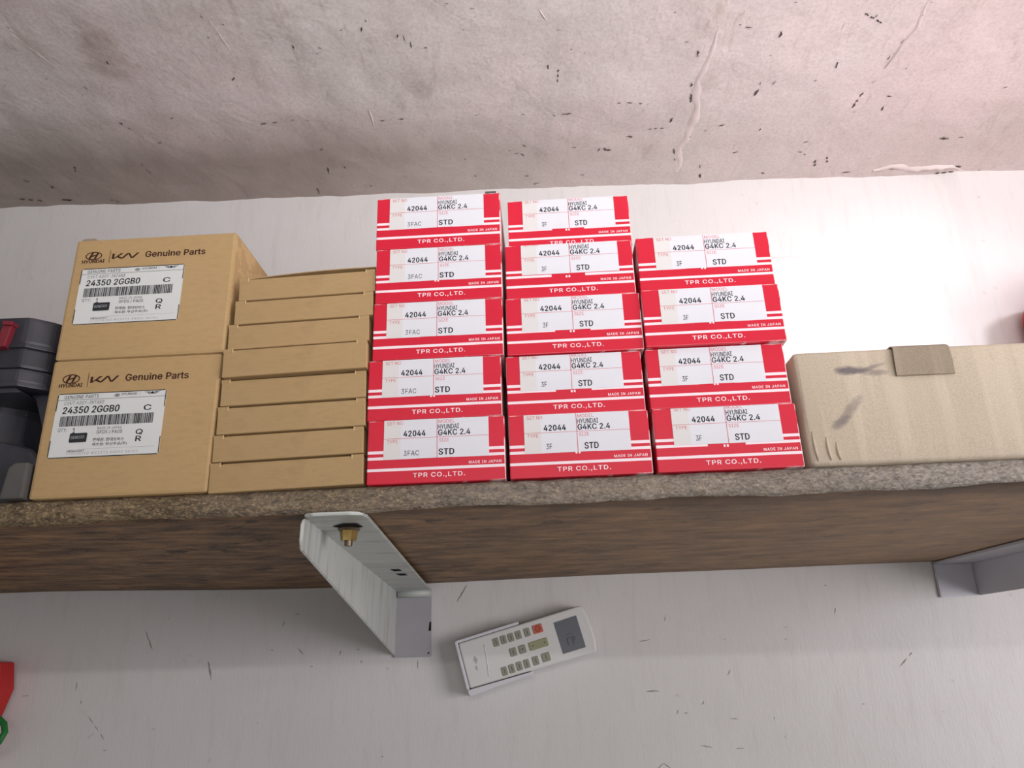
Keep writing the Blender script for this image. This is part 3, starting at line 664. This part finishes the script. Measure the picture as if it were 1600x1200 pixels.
def big_carton(label, cx, cz, w, h, off, seed, group):
    D = 0.118
    t = thing('parts_carton', label, 'box', (cx, yfront(cx) + off + D / 2, cz), (0, 0, -0.0322), group)
    Y = -D / 2
    bm = carton_bm(w, D, h, 0.0022, 0.0009, seed, True)
    bmesh.ops.translate(bm, verts=bm.verts[:], vec=(0, Y, 0)); obj('carton', bm, M['kraft'], t, False)
    U = lambda u: (u - 0.5) * w
    V = lambda v: v * h
    yp = Y - 0.00012
    bm = bmesh.new()
    e = DT['emb']; emblem(bm, U(e[0] + e[2] / 2), V(e[1]), e[2] / 2 * w, 0.036 * h, yp, 0.13)
    def put(bm, key, s, bold=0.0, sp=1.0, y=yp, it=0.0, kz=1.0):
        u, v, ww, sl, hh = DT[key]; text(bm, s, U(u), V(v), ww * w, hh * h * kz, y, bold, sp, sl * h, it)
    put(bm, 'HY', 'HYUNDAI', 0.030, 1.0)
    rect(bm, U(0.2235), V(0.79), U(0.2265), V(0.897), yp)
    # slanted three-letter wordmark drawn as joined strokes
    ku, kv, kw, ks, kh = DT['KIA']; kx = lambda a: U(ku + kw * a); kz = lambda b: V(kv + kh * b)
    for q in ([(0.00, 0.0), (0.085, 0.0), (0.085, 1.0), (0.00, 1.0)],
              [(0.085, 0.18), (0.30, 1.0), (0.42, 1.0), (0.085, -0.0)],
              [(0.16, 0.36), (0.23, 0.56), (0.42, 0.0), (0.31, 0.0)],
              [(0.33, 0.0), (0.42, 0.0), (0.64, 1.0), (0.55, 1.0)],
              [(0.57, 1.0), (0.64, 1.0), (0.77, 0.0), (0.70, 0.0)],
              [(0.70, 0.0), (0.79, 0.0), (1.0, 1.0), (0.91, 1.0)]):
        poly(bm, [(kx(a), kz(b)) for a, b in q], yp)
    put(bm, 'GP', 'Genuine Parts', 0.022, 1.03, kz=1.02)
    face_front(bm); obj('carton_lettering', bm, M['brownink'], t)
    # sticker with its black frame
    l0, l1, b0, b1 = 0.066, 0.700, 0.277, 0.744
    ys = Y - 0.00025; yt = Y - 0.00034
    bm = bmesh.new(); prism(bm, rounded(U(l0), V(b0), U(l1), V(b1), 0.0022), ys, Y + 0.0003, 'y'); lb = obj('label', bm, M['label2'], t)
    bm = bmesh.new(); f = 0.0006
    rect(bm, U(l0) + 0.001, V(b1) - f, U(l1) - 0.001, V(b1), yt); rect(bm, U(l0) + 0.001, V(b0), U(l1) - 0.001, V(b0) + f, yt)
    rect(bm, U(l0), V(0.615), U(l0) + f, V(b1) - 0.001, yt); rect(bm, U(l0), V(b0) + 0.001, U(l0) + f, V(0.404), yt)
    rect(bm, U(l1) - f, V(0.619), U(l1), V(b1) - 0.001, yt); rect(bm, U(l1) - f, V(b0) + 0.001, U(l1), V(0.403), yt)
    put(bm, 'num', '24350 2GGB0', 0.020, 1.03, yt, 0.06); put(bm, 'C', 'C', 0.02, 1, yt); put(bm, 'Q', 'Q', 0.018, 1, yt); put(bm, 'R', 'R', 0.018, 1, yt)
    put(bm, 'one', '1', 0.004, 1, yt); put(bm, 'GENP', 'GENUINE PARTS', 0.004, 1.05, yt); put(bm, 'GFD', 'GFD5 / PA05', 0.004, 1.05, yt)
    put(bm, 'K1', '\ud310\ub9e4\uc6d0: \ud604\ub300\ubaa8\ube44\uc2a4', 0.006, 1.0, yt); put(bm, 'K2', '\uc81c\uc870\uc6d0: \ubd80\uc0b0\uc8fc\uacf5(\uc8fc)', 0.006, 1.0, yt)
    put(bm, 'tiny', 'HR04U4D0T', 0.004, 1, yt); put(bm, 'hy2', 'HYUNDAI', 0.016, 1.1, yt)
    # bar code
    rg = rnd(77); u = DT['barcode'][0]; end = u + DT['barcode'][2]
    while u < end:
        bw = rg.choice((0.0022, 0.0022, 0.0040, 0.0065)); rect(bm, U(u), V(0.502), U(min(u + bw, end)), V(0.577), yt); u += bw + rg.choice((0.0018, 0.0026, 0.0040))
    e = DT['em2']; emblem(bm, U(e[0] + 0.016), V(0.7165), 0.017 * w, 0.011 * h, yt, 0.16)
    # winged badge
    wx, wz = U(0.619), V(0.722)
    for s in (-1, 1):
        for a0, a1, b0, b1 in ((0.0016, 0.0060, 0.0006, 0.0013), (0.0015, 0.0050, -0.0001, 0.0006), (0.0012, 0.0038, -0.0008, -0.0001)):
            poly(bm, [(wx + s * a0, wz + b0), (wx + s * a1, wz + b1 - 0.0002), (wx + s * (a1 - 0.0003), wz + b1 - 0.00005), (wx + s * a0, wz + b0 + 0.0005)], yt)
    poly(bm, [(wx + 0.0013 * math.cos(a * math.pi / 6), wz + 0.0002 + 0.0009 * math.sin(a * math.pi / 6)) for a in range(12)], yt - 0.00002)
    face_front(bm); obj('label_lettering', bm, M['ink'], lb)
    bm = bmesh.new()
    rect(bm, U(l0) + f, V(0.694), U(l1) - f, V(0.697), yt); put(bm, 'CVVT', 'CVVT ASSY-INTAKE', 0.0, 1.05, yt, 0.15); put(bm, 'QTY', 'QTY:', 0.0, 1.05, yt); put(bm, 'MADE', 'MADE IN JAPAN', 0.0, 1.1, yt)
    rect(bm, U(0.545), V(0.706), U(0.546), V(0.732), yt)
    k = 0.273
    while k < 0.67:
        rect(bm, U(k), V(0.334), U(k + 0.003), V(0.336), yt); k += 0.0055
    face_front(bm); obj('label_fine_lettering', bm, M['greyink'], lb)
    bm = bmesh.new(); put(bm, 'purple', '1T0(2A1EZ W133TA KR0EE 0A701', 0.0, 1.35, yt, 0.2); face_front(bm); obj('label_stamp', bm, M['purpleink'], lb)
    bm = bmesh.new(); pu, pv, pw, ps, ph = DT['patch']; poly(bm, rounded(U(pu), V(pv), U(pu + pw), V(pv + ph), 0.0008), yt - 0.0001); face_front(bm); pt = obj('label_patch', bm, M['patch'], lb)
    bm = bmesh.new(); put(bm, 'GEN', 'GENESIS', 0.006, 1.1, yt - 0.0002); face_front(bm); o = obj('patch_lettering', bm, M['patchink'], lb)
    return t

GD = 'two brown parts cartons'
big_carton('square brown carton with printed emblem and white sticker, lower of the stacked pair', -0.2714, 0.1184 + H, 0.1245, 0.1022, 0.0, 3, GD)
d1 = big_carton('square brown carton with printed emblem and white sticker, upper of the stacked pair', -0.2707, 0.2211 + H, 0.1258, 0.1005, 0.0, 4, GD)
bm = bmesh.new(); box(bm, -0.0600, -0.0575, 0.1003, -0.0480, -0.0400, 0.1015); obj('torn_flap', bm, M['corr_dark'], d1)
bm = bmesh.new(); box(bm, -0.0590, -0.0570, 0.1018, -0.0500, -0.0400, 0.1027); obj('torn_flap', bm, M['corr_dark'], d1)

# ---- flat brown cartons with tuck lids
E = [(-0.2088, -0.1030, 0.1184, 0.0211, 0.0, 0.0), (-0.2085, -0.1037, 0.1400, 0.0193, 0.0, 0.0), (-0.2076, -0.1030, 0.1597, 0.0205, 0.0, 0.0),
     (-0.2071, -0.1034, 0.1806, 0.0202, 0.0, 0.0), (-0.2068, -0.1027, 0.2015, 0.0218, 0.004, -0.003), (-0.2060, -0.1027, 0.2240, 0.0200, 0.004, 0.0),
     (-0.2035, -0.1003, 0.2445, 0.0193, 0.003, 0.001), (-0.2023, -0.0996, 0.2643, 0.0188, 0.003, 0.002)]
EN = ['lowest carton', 'second carton up', 'third carton up', 'fourth carton up', 'fifth carton up', 'sixth carton up', 'seventh carton up', 'topmost carton']
for i, (xa, xb, zb, h, tilt, off) in enumerate(E):
    w = xb - xa; D = 0.105; cx = (xa + xb) / 2
    t = thing('flat_carton', 'flat plain brown carton, %s of the eight beside the red boxes' % EN[i], 'box', (cx, yfront(cx) + off + D / 2, zb + H + max(0, tilt) * 0.0), (0, -(0.021 + tilt), -0.0322), 'flat brown cartons in a stack')
    Y = -D / 2; rg = rnd(40 + i)
    e0 = rg.uniform(0.006, 0.008); e1 = rg.uniform(0.006, 0.008)
    bm = carton_bm(w, D, h - 0.0014, 0.0006, 0.0004, 50 + i)
    bmesh.ops.translate(bm, verts=bm.verts[:], vec=(0, Y, 0))
    for a, b in ((-w / 2, -w / 2 + e0), (w / 2 - e1, w / 2)):      # ears of the side panels standing beside the tuck flap
        box(bm, a, Y - 0.0001, h - 0.0035, b, Y + 0.0020, h - 0.0003, 0.0001, 1)
    obj('carton', bm, M['kraft_flat'], t)
    bm = bmesh.new()
    if i < 7: box(bm, -w / 2 + e0 + 0.0004, Y + 0.0035, h - 0.0012, w / 2 - e1 - 0.0004, Y + D, h - 0.0002)
    else:
        n_ = 12; F = []; 
        for k in range(n_ + 1):
            q = k / n_; x = -w / 2 + 0.007 + (w - 0.007) * q; z = h - 0.0006 + 0.0032 * math.sin(math.pi * min(1, q * 0.62 + 0.05)) 
            F.append([bm.verts.new((x, Y + 0.002, z)), bm.verts.new((x, Y + D, h)), bm.verts.new((x, Y + D, h + 0.0007)), bm.verts.new((x, Y + 0.002, z + 0.0007))])
        for a, b in zip(F, F[1:]):
            for k in range(4): bm.faces.new((a[k], b[k], b[(k + 1) % 4], a[(k + 1) % 4]))
        bm.faces.new(F[0]); bm.faces.new(F[-1][::-1]); bmesh.ops.recalc_face_normals(bm, faces=bm.faces[:])
    obj('lid', bm, M['kraft_flat'], t)
    for a in (-w / 2 + e0, w / 2 - e1):
        bm = bmesh.new(); box(bm, a - 0.00022, Y - 0.0006, h - 0.0032, a + 0.00022, Y - 0.0001, h - 0.0003); obj('slit', bm, M['kraft_edge'], t)

# ---- plain corrugated box at the right
W = 0.24; D = 0.16; Hh = 0.0805; cx = 0.1965 + W / 2
t = thing('cardboard_box', 'plain grey-brown corrugated cardboard box with dark oily smudges at the right end of the shelf', 'box', (cx, yfront(cx) + D / 2 - 0.001, 0.1184 + H), (0, 0, -0.0322))
Y = -D / 2
bm = carton_bm(W, D, Hh, 0.0026, 0.0012, 90)
bmesh.ops.translate(bm, verts=bm.verts[:], vec=(0, Y, 0)); obj('carton', bm, M['corr'], t, True)
for k, (x, w_, s) in enumerate(((0.0045, 0.003, 1.0), (0.013, 0.004, 0.8), (0.019, 0.002, 0.6))):      # crushed corner creases
    bm = bmesh.new(); tube(bm, [(-W / 2 + x + 0.002 * q * q - 0.003 * q, Y - 0.0003, 0.003 + 0.020 * s * q) for q in (0, 0.3, 0.6, 1.0)], [0.0006, 0.0011, 0.0010, 0.0004], 8); obj('crease', bm, M['corr'], t, True)
fx = 0.2822 - cx                                          # tuck flap folded over the front
bm = bmesh.new(); vs = []
prof = [(0.010, Hh + 0.0006), (0.0005, Hh + 0.0006), (-0.0022, Hh - 0.0012), (-0.0032, Hh - 0.0120), (-0.0022, Hh - 0.0215)]
for (dy, z) in prof:
    vs.append((Y + dy, z))
for s in (0,):
    R0 = [bm.verts.new((fx - 0.0190 - 0.0010 * (k > 2), y, z)) for k, (y, z) in enumerate(vs)]; R1 = [bm.verts.new((fx + 0.0188, y, z - 0.0002)) for y, z in vs]
    R2 = [bm.verts.new((v.co.x, v.co.y - 0.0009 if i_ > 1 else v.co.y, v.co.z + (0.0009 if i_ <= 1 else 0.0004))) for i_, v in enumerate(R0)]; R3 = [bm.verts.new((v.co.x, v.co.y - 0.0009 if i_ > 1 else v.co.y, v.co.z + (0.0009 if i_ <= 1 else 0.0004))) for i_, v in enumerate(R1)]
    m = len(vs)
    for k in range(m - 1):
        bm.faces.new((R0[k], R0[k + 1], R1[k + 1], R1[k])); bm.faces.new((R2[k], R3[k], R3[k + 1], R2[k + 1]))
        bm.faces.new((R0[k], R2[k], R2[k + 1], R0[k + 1])); bm.faces.new((R1[k], R1[k + 1], R3[k + 1], R3[k]))
    bm.faces.new((R0[-1], R2[-1], R3[-1], R1[-1])); bm.faces.new((R0[0], R1[0], R3[0], R2[0]))
bmesh.ops.recalc_face_normals(bm, faces=bm.faces[:]); obj('tuck_flap', bm, M['corr_dark'], t)
bm = bmesh.new(); prism(bm, [(fx - 0.0225, Hh + 0.0004), (fx + 0.0155, Hh + 0.0022), (fx + 0.0155, Hh + 0.0036), (fx + 0.012, Hh + 0.0036), (fx - 0.0190, Hh + 0.0018), (fx - 0.0225, Hh + 0.0012)], Y + 0.006, Y + 0.05); obj('lid_edge', bm, M['corr_dark'], t)

# ---------------------------------------------------------------- black tool cases at the left
def case_outline(x0, x1, yf, ch, d):
    return [(x0, yf + d), (x0, yf), (x1 - 0.024, yf), (x1 - 0.010, yf + 0.012), (x1, yf + ch), (x1, yf + d)]
def case_shell(bm, z0, z1, inset, bev=0.002):
    prism(bm, case_outline(-0.60 + inset, -0.3365 - inset, 0.512 + inset, 0.036, 0.20 - inset * 2), z0 + H, z1 + H, 'z', bev, 2)
t = thing('tool_case', 'black plastic tool case with a dark red latch, lying on top of another case', 'tool case', (-0.46, 0.60, 0.2172 + H))
def at(bm, t): bmesh.ops.translate(bm, verts=bm.verts[:], vec=-Vector(t.location)); return bm
bm = bmesh.new(); case_shell(bm, 0.2352, 0.2585, 0.0, 0.0035); obj('lid', at(bm, t), M['case'], t)
bm = bmesh.new(); case_shell(bm, 0.2175, 0.2346, 0.0008, 0.0025); obj('base', at(bm, t), M['case'], t)
bm = bmesh.new(); case_shell(bm, 0.2330, 0.2365, -0.0010, 0.0008); obj('rim', at(bm, t), M['case'], t)
bm = bmesh.new(); prism(bm, [(-0.3795, 0.2315 + H), (-0.3720, 0.2325 + H), (-0.3695, 0.2500 + H), (-0.3765, 0.2515 + H)], 0.507, 0.514, 'y', 0.001); obj('latch', at(bm, t), M['latch'], t)
bm = bmesh.new(); prism(bm, [(-0.3760, 0.2490 + H), (-0.3690, 0.2485 + H), (-0.3680, 0.2515 + H), (-0.3765, 0.2525 + H)], 0.505, 0.514, 'y', 0.0008); obj('latch_hook', at(bm, t), M['latch'], t)
t2 = thing('tool_case', 'dusty black plastic case with a handle recess, under the other black case', 'tool case', (-0.46, 0.60, 0.1184 + H))
bm = bmesh.new(); case_shell(bm, 0.2055, 0.2170, 0.0, 0.0025); obj('lid', at(bm, t2), M['case'], t2)
bm = bmesh.new(); case_shell(bm, 0.2025, 0.2060, -0.0012, 0.0008); obj('rim', at(bm, t2), M['case'], t2)
bm = bmesh.new(); case_shell(bm, 0.1186, 0.2025, 0.030, 0.002); obj('base', at(bm, t2), M['case'], t2)
bm = bmesh.new(); prism(bm, [(-0.3625, 0.2025 + H), (-0.337, 0.2025 + H), (-0.337, 0.165 + H), (-0.346, 0.170 + H), (-0.352, 0.186 + H), (-0.357, 0.1985 + H)], 0.530, 0.60, 'y', 0.002); obj('corner_rib', at(bm, t2), M['case'], t2)
bm = bmesh.new(); prism(bm, [(-0.60, 0.2025 + H), (-0.3625, 0.2025 + H), (-0.357, 0.1985 + H), (-0.60, 0.1960 + H)], 0.514, 0.60, 'y', 0.001); obj('top_rib', at(bm, t2), M['case'], t2)
bm = bmesh.new(); prism(bm, [(-0.60, 0.150 + H), (-0.372, 0.166 + H), (-0.350, 0.160 + H), (-0.342, 0.150 + H), (-0.342, 0.1186 + H), (-0.60, 0.1186 + H)], 0.526, 0.58, 'y', 0.004, 3); obj('handle', at(bm, t2), M['case'], t2)
bm = bmesh.new(); prism(bm, [(-0.3535, 0.1186 + H), (-0.3375, 0.1186 + H), (-0.3375, 0.1440 + H), (-0.3475, 0.1440 + H), (-0.3510, 0.1405 + H)], 0.507, 0.560, 'y', 0.0015); obj('corner_foot', at(bm, t2), M['foot'], t2)

# ---------------------------------------------------------------- remote control in its wall holder
ANG = math.radians(14.775)
RB = Vector((-0.0737, 0, 0.0282 + H))
def frame(name, label, cat):
    t = thing(name, label, cat, (RB.x, YW, RB.z), (0, -ANG, 0)); return t
hd = frame('remote_holder', 'white plastic wall holder gripping the lower half of the remote control', 'holder')
mm = 0.001
bm = bmesh.new()
def ubox(bm, x0, z0, x1, z1, y0, y1, bev=0.001, r=None):
    prism(bm, rounded(x0 * mm, z0 * mm, x1 * mm, z1 * mm, (r or 3) * mm), -y1 * mm, -y0 * mm, 'y', bev, 2)
ubox(bm, -4.5, -57, 71, 3.6, 0.6, 3.0); obj('back_plate', bm, M['holder'], hd)
bm = bmesh.new(); ubox(bm, -4.8, 0.5, 71, 3.8, 0.8, 25, 0.0009, 1.5); obj('side_rail', bm, M['holder'], hd)
bm = bmesh.new(); prism(bm, [(a * mm, b * mm) for a, b in ((-4.0, -56.0), (-2.6, -57.4), (0, -57.6), (71, -54.6), (71, -52.2), (0, -50.4), (-4.0, -50.6))], -0.0285, -0.0008, 'y', 0.0009, 2); obj('side_rail', bm, M['holder'], hd)
bm = bmesh.new(); ubox(bm, -5.0, -57, -1.6, 3.4, 0.8, 26, 0.0009, 1.5); obj('end_stop', bm, M['holder'], hd)
rm = frame('remote_control', 'white air conditioner remote control with grey screen held tilted on the wall', 'remote')
bm = bmesh.new()
pts = [(-1.2, -49.8), (144.5, -53.3), (147.0, -51.5), (149.0, -40), (149.6, -27), (148.6, -12), (146.0, -1.5), (143.5, 0.0), (-1.2, 0.2)]
prism(bm, [(a * mm, b * mm) for a, b in pts], -0.0255, -0.0035, 'y', 0.0024, 4); body = obj('body', bm, M['remote'], rm)
Yf = -0.0255
bm = bmesh.new()
prism(bm, [(a * mm, b * mm) for a, b in ((109.2, -9.4), (136.6, -9.0), (136.4, -45), (109.4, -44.8))], Yf - 0.0003, Yf + 0.001, 'y'); sc = obj('screen', bm, M['lcd'], rm)
bm = bmesh.new(); yy = Yf - 0.0004
for a0, b0, a1, b1 in ((118, -37, 119, -30), (118.4, -30.5, 127, -29.8), (124, -38, 125, -31), (126.5, -34, 127.4, -30), (118, -26.5, 127, -26.0)):
    rect(bm, a0 * mm, b0 * mm, a1 * mm, b1 * mm, yy)
face_front(bm); obj('screen_digits', bm, M['lcdink'], sc)
def button(x, z, w, h, m, mark):
    bm = bmesh.new(); prism(bm, rounded((x - w / 2) * mm, (z - h / 2) * mm, (x + w / 2) * mm, (z + h / 2) * mm, 1.2 * mm), Yf - 0.0011, Yf + 0.001, 'y', 0.0004, 1)
    b = obj('button', bm, M[m], rm); bm = bmesh.new(); y_ = Yf - 0.0013
    if mark == 'ring':
        for k in range(16):
            a, c_ = 2 * math.pi * k / 16, 2 * math.pi * (k + 1) / 16
            poly(bm, [((x + r_ * math.cos(q)) * mm, (z + r_ * math.sin(q)) * mm) for r_, q in ((3.4, a), (3.4, c_), (2.4, c_), (2.4, a))], y_)
        rect(bm, (x - 1.5) * mm, (z - 0.4) * mm, (x + 1.5) * mm, (z + 0.4) * mm, y_)
    elif mark == 'arrows':
        for s in (-1, 1): poly(bm, [((x + s * 8.2) * mm, z * mm), ((x + s * 6.4) * mm, (z + 1.1) * mm), ((x + s * 6.4) * mm, (z - 1.1) * mm)], y_)
    elif mark == 'dot': poly(bm, [((x + 1.0 * math.cos(k)) * mm, (z + 1.0 * math.sin(k)) * mm) for k in (0, 1, 2, 3, 4, 5)], y_)
    else: rect(bm, (x - 0.35) * mm, (z - h * 0.28) * mm, (x + 0.35) * mm, (z + h * 0.28) * mm, y_)
    face_front(bm); obj('button_symbol', bm, M['button_redmark' if mark == 'ring' else 'button_mark'], b)
for x, z in ((40.4, -10.9), (49.4, -10.7), (58.1, -10.7), (67.0, -10.7), (77.4, -10.7)): button(x, z, 6.6, 9.2, 'button', 'bar')
button(90.0, -10.5, 11.2, 9.6, 'button_red', 'ring')
button(56.2, -26.6, 7.6, 9.0, 'button', 'bar'); button(67.0, -26.7, 8.0, 9.0, 'button', 'dot'); button(86.0, -26.7, 22.0, 9.2, 'button_green', 'arrows')
for x, z, w in ((41.0, -43.2, 6.4), (49.6, -43.0, 6.4), (58.4, -42.8, 6.6), (67.2, -42.8, 6.4), (77.8, -42.6, 7.0), (90.0, -42.4, 9.4)): button(x, z, w, 9.4, 'button', 'bar')
bm = bmesh.new(); tube(bm, [((25.8 - 0.00 - 2.4 * q * q + 1.6 * (1 - q)) * mm - 0.001, Yf, (-9.4 - 34 * q) * mm) for q in [k / 10 for k in range(11)]], 0.0006, 8); obj('cover_seam', bm, M['remote'], rm, True)
bm = bmesh.new()
for q in ([(12.8, -17.5), (15.4, -22.5), (12.8, -27), (10.2, -22.5)], [(12.0, -27.5), (10.0, -31), (12.0, -34), (13, -31)]): poly(bm, [(a * mm, b * mm) for a, b in q], Yf - 0.0002)
face_front(bm); obj('maker_mark', bm, M['logo'], rm)

# ---------------------------------------------------------------- red hanging piece, lower left
t = thing('hanging_holder', 'red tapered plastic piece with a green cord loop hanging on the wall at lower left', 'holder', (-0.63, YW - 0.03, H - 0.02))
bm = bmesh.new(); prism(bm, [(-0.680, 0.0235 + H), (-0.5808, 0.0235 + H), (-0.5755, -0.006 + H), (-0.5880, -0.050 + H), (-0.605, -0.082 + H), (-0.655, -0.082 + H), (-0.672, -0.05 + H), (-0.685, -0.006 + H)], YW - 0.032, YW - 0.004, 'y', 0.003, 3)
bmesh.ops.translate(bm, verts=bm.verts[:], vec=(-0.0125, 0, 0.002)); obj('body', at(bm, t), M['redplastic'], t)
bm = bmesh.new(); tube(bm, [(-0.5905 + a, YW - 0.030 + 0.004 * math.sin(k), H + b) for k, (a, b) in enumerate(((-0.004, -0.030), (0.006, -0.036), (0.016, -0.044), (0.0205, -0.052), (0.018, -0.062), (0.008, -0.069), (-0.004, -0.072), (-0.016, -0.066), (-0.020, -0.052), (-0.016, -0.038)))], 0.0034, 10, True)
bmesh.ops.translate(bm, verts=bm.verts[:], vec=(-0.0045, 0, 0.004)); obj('cord_loop', at(bm, t), M['green'], t, True)

# ---------------------------------------------------------------- things behind the boxes at the right
def can_profile(w, d, h, r, seg=6):
    bm = bmesh.new(); box(bm, -w / 2, -d / 2, 0, w / 2, d / 2, h, r, seg); return bm
t = thing('plastic_container', 'white plastic container with rounded shoulders standing behind the right red stack', 'container', (0.262, 0.80, ZT))
bm = can_profile(0.155, 0.13, 0.302, 0.030); obj('body', bm, M['canister'], t, True)
bm = bmesh.new(); cyl(bm, (-0.02, 0), 0.020, 0.019, 0.302, 0.322, 28); obj('cap', bm, M['canister'], t, True)
t = thing('red_can', 'red plastic can peeking in at the right edge behind the cardboard box', 'can', (0.748, 0.866, ZT))
bm = can_profile(0.160, 0.14, 0.310, 0.028); obj('body', bm, M['redplastic'], t, True)
bm = bmesh.new(); cyl(bm, (0.03, 0), 0.022, 0.021, 0.310, 0.332, 28); obj('cap', bm, M['case'], t, True)
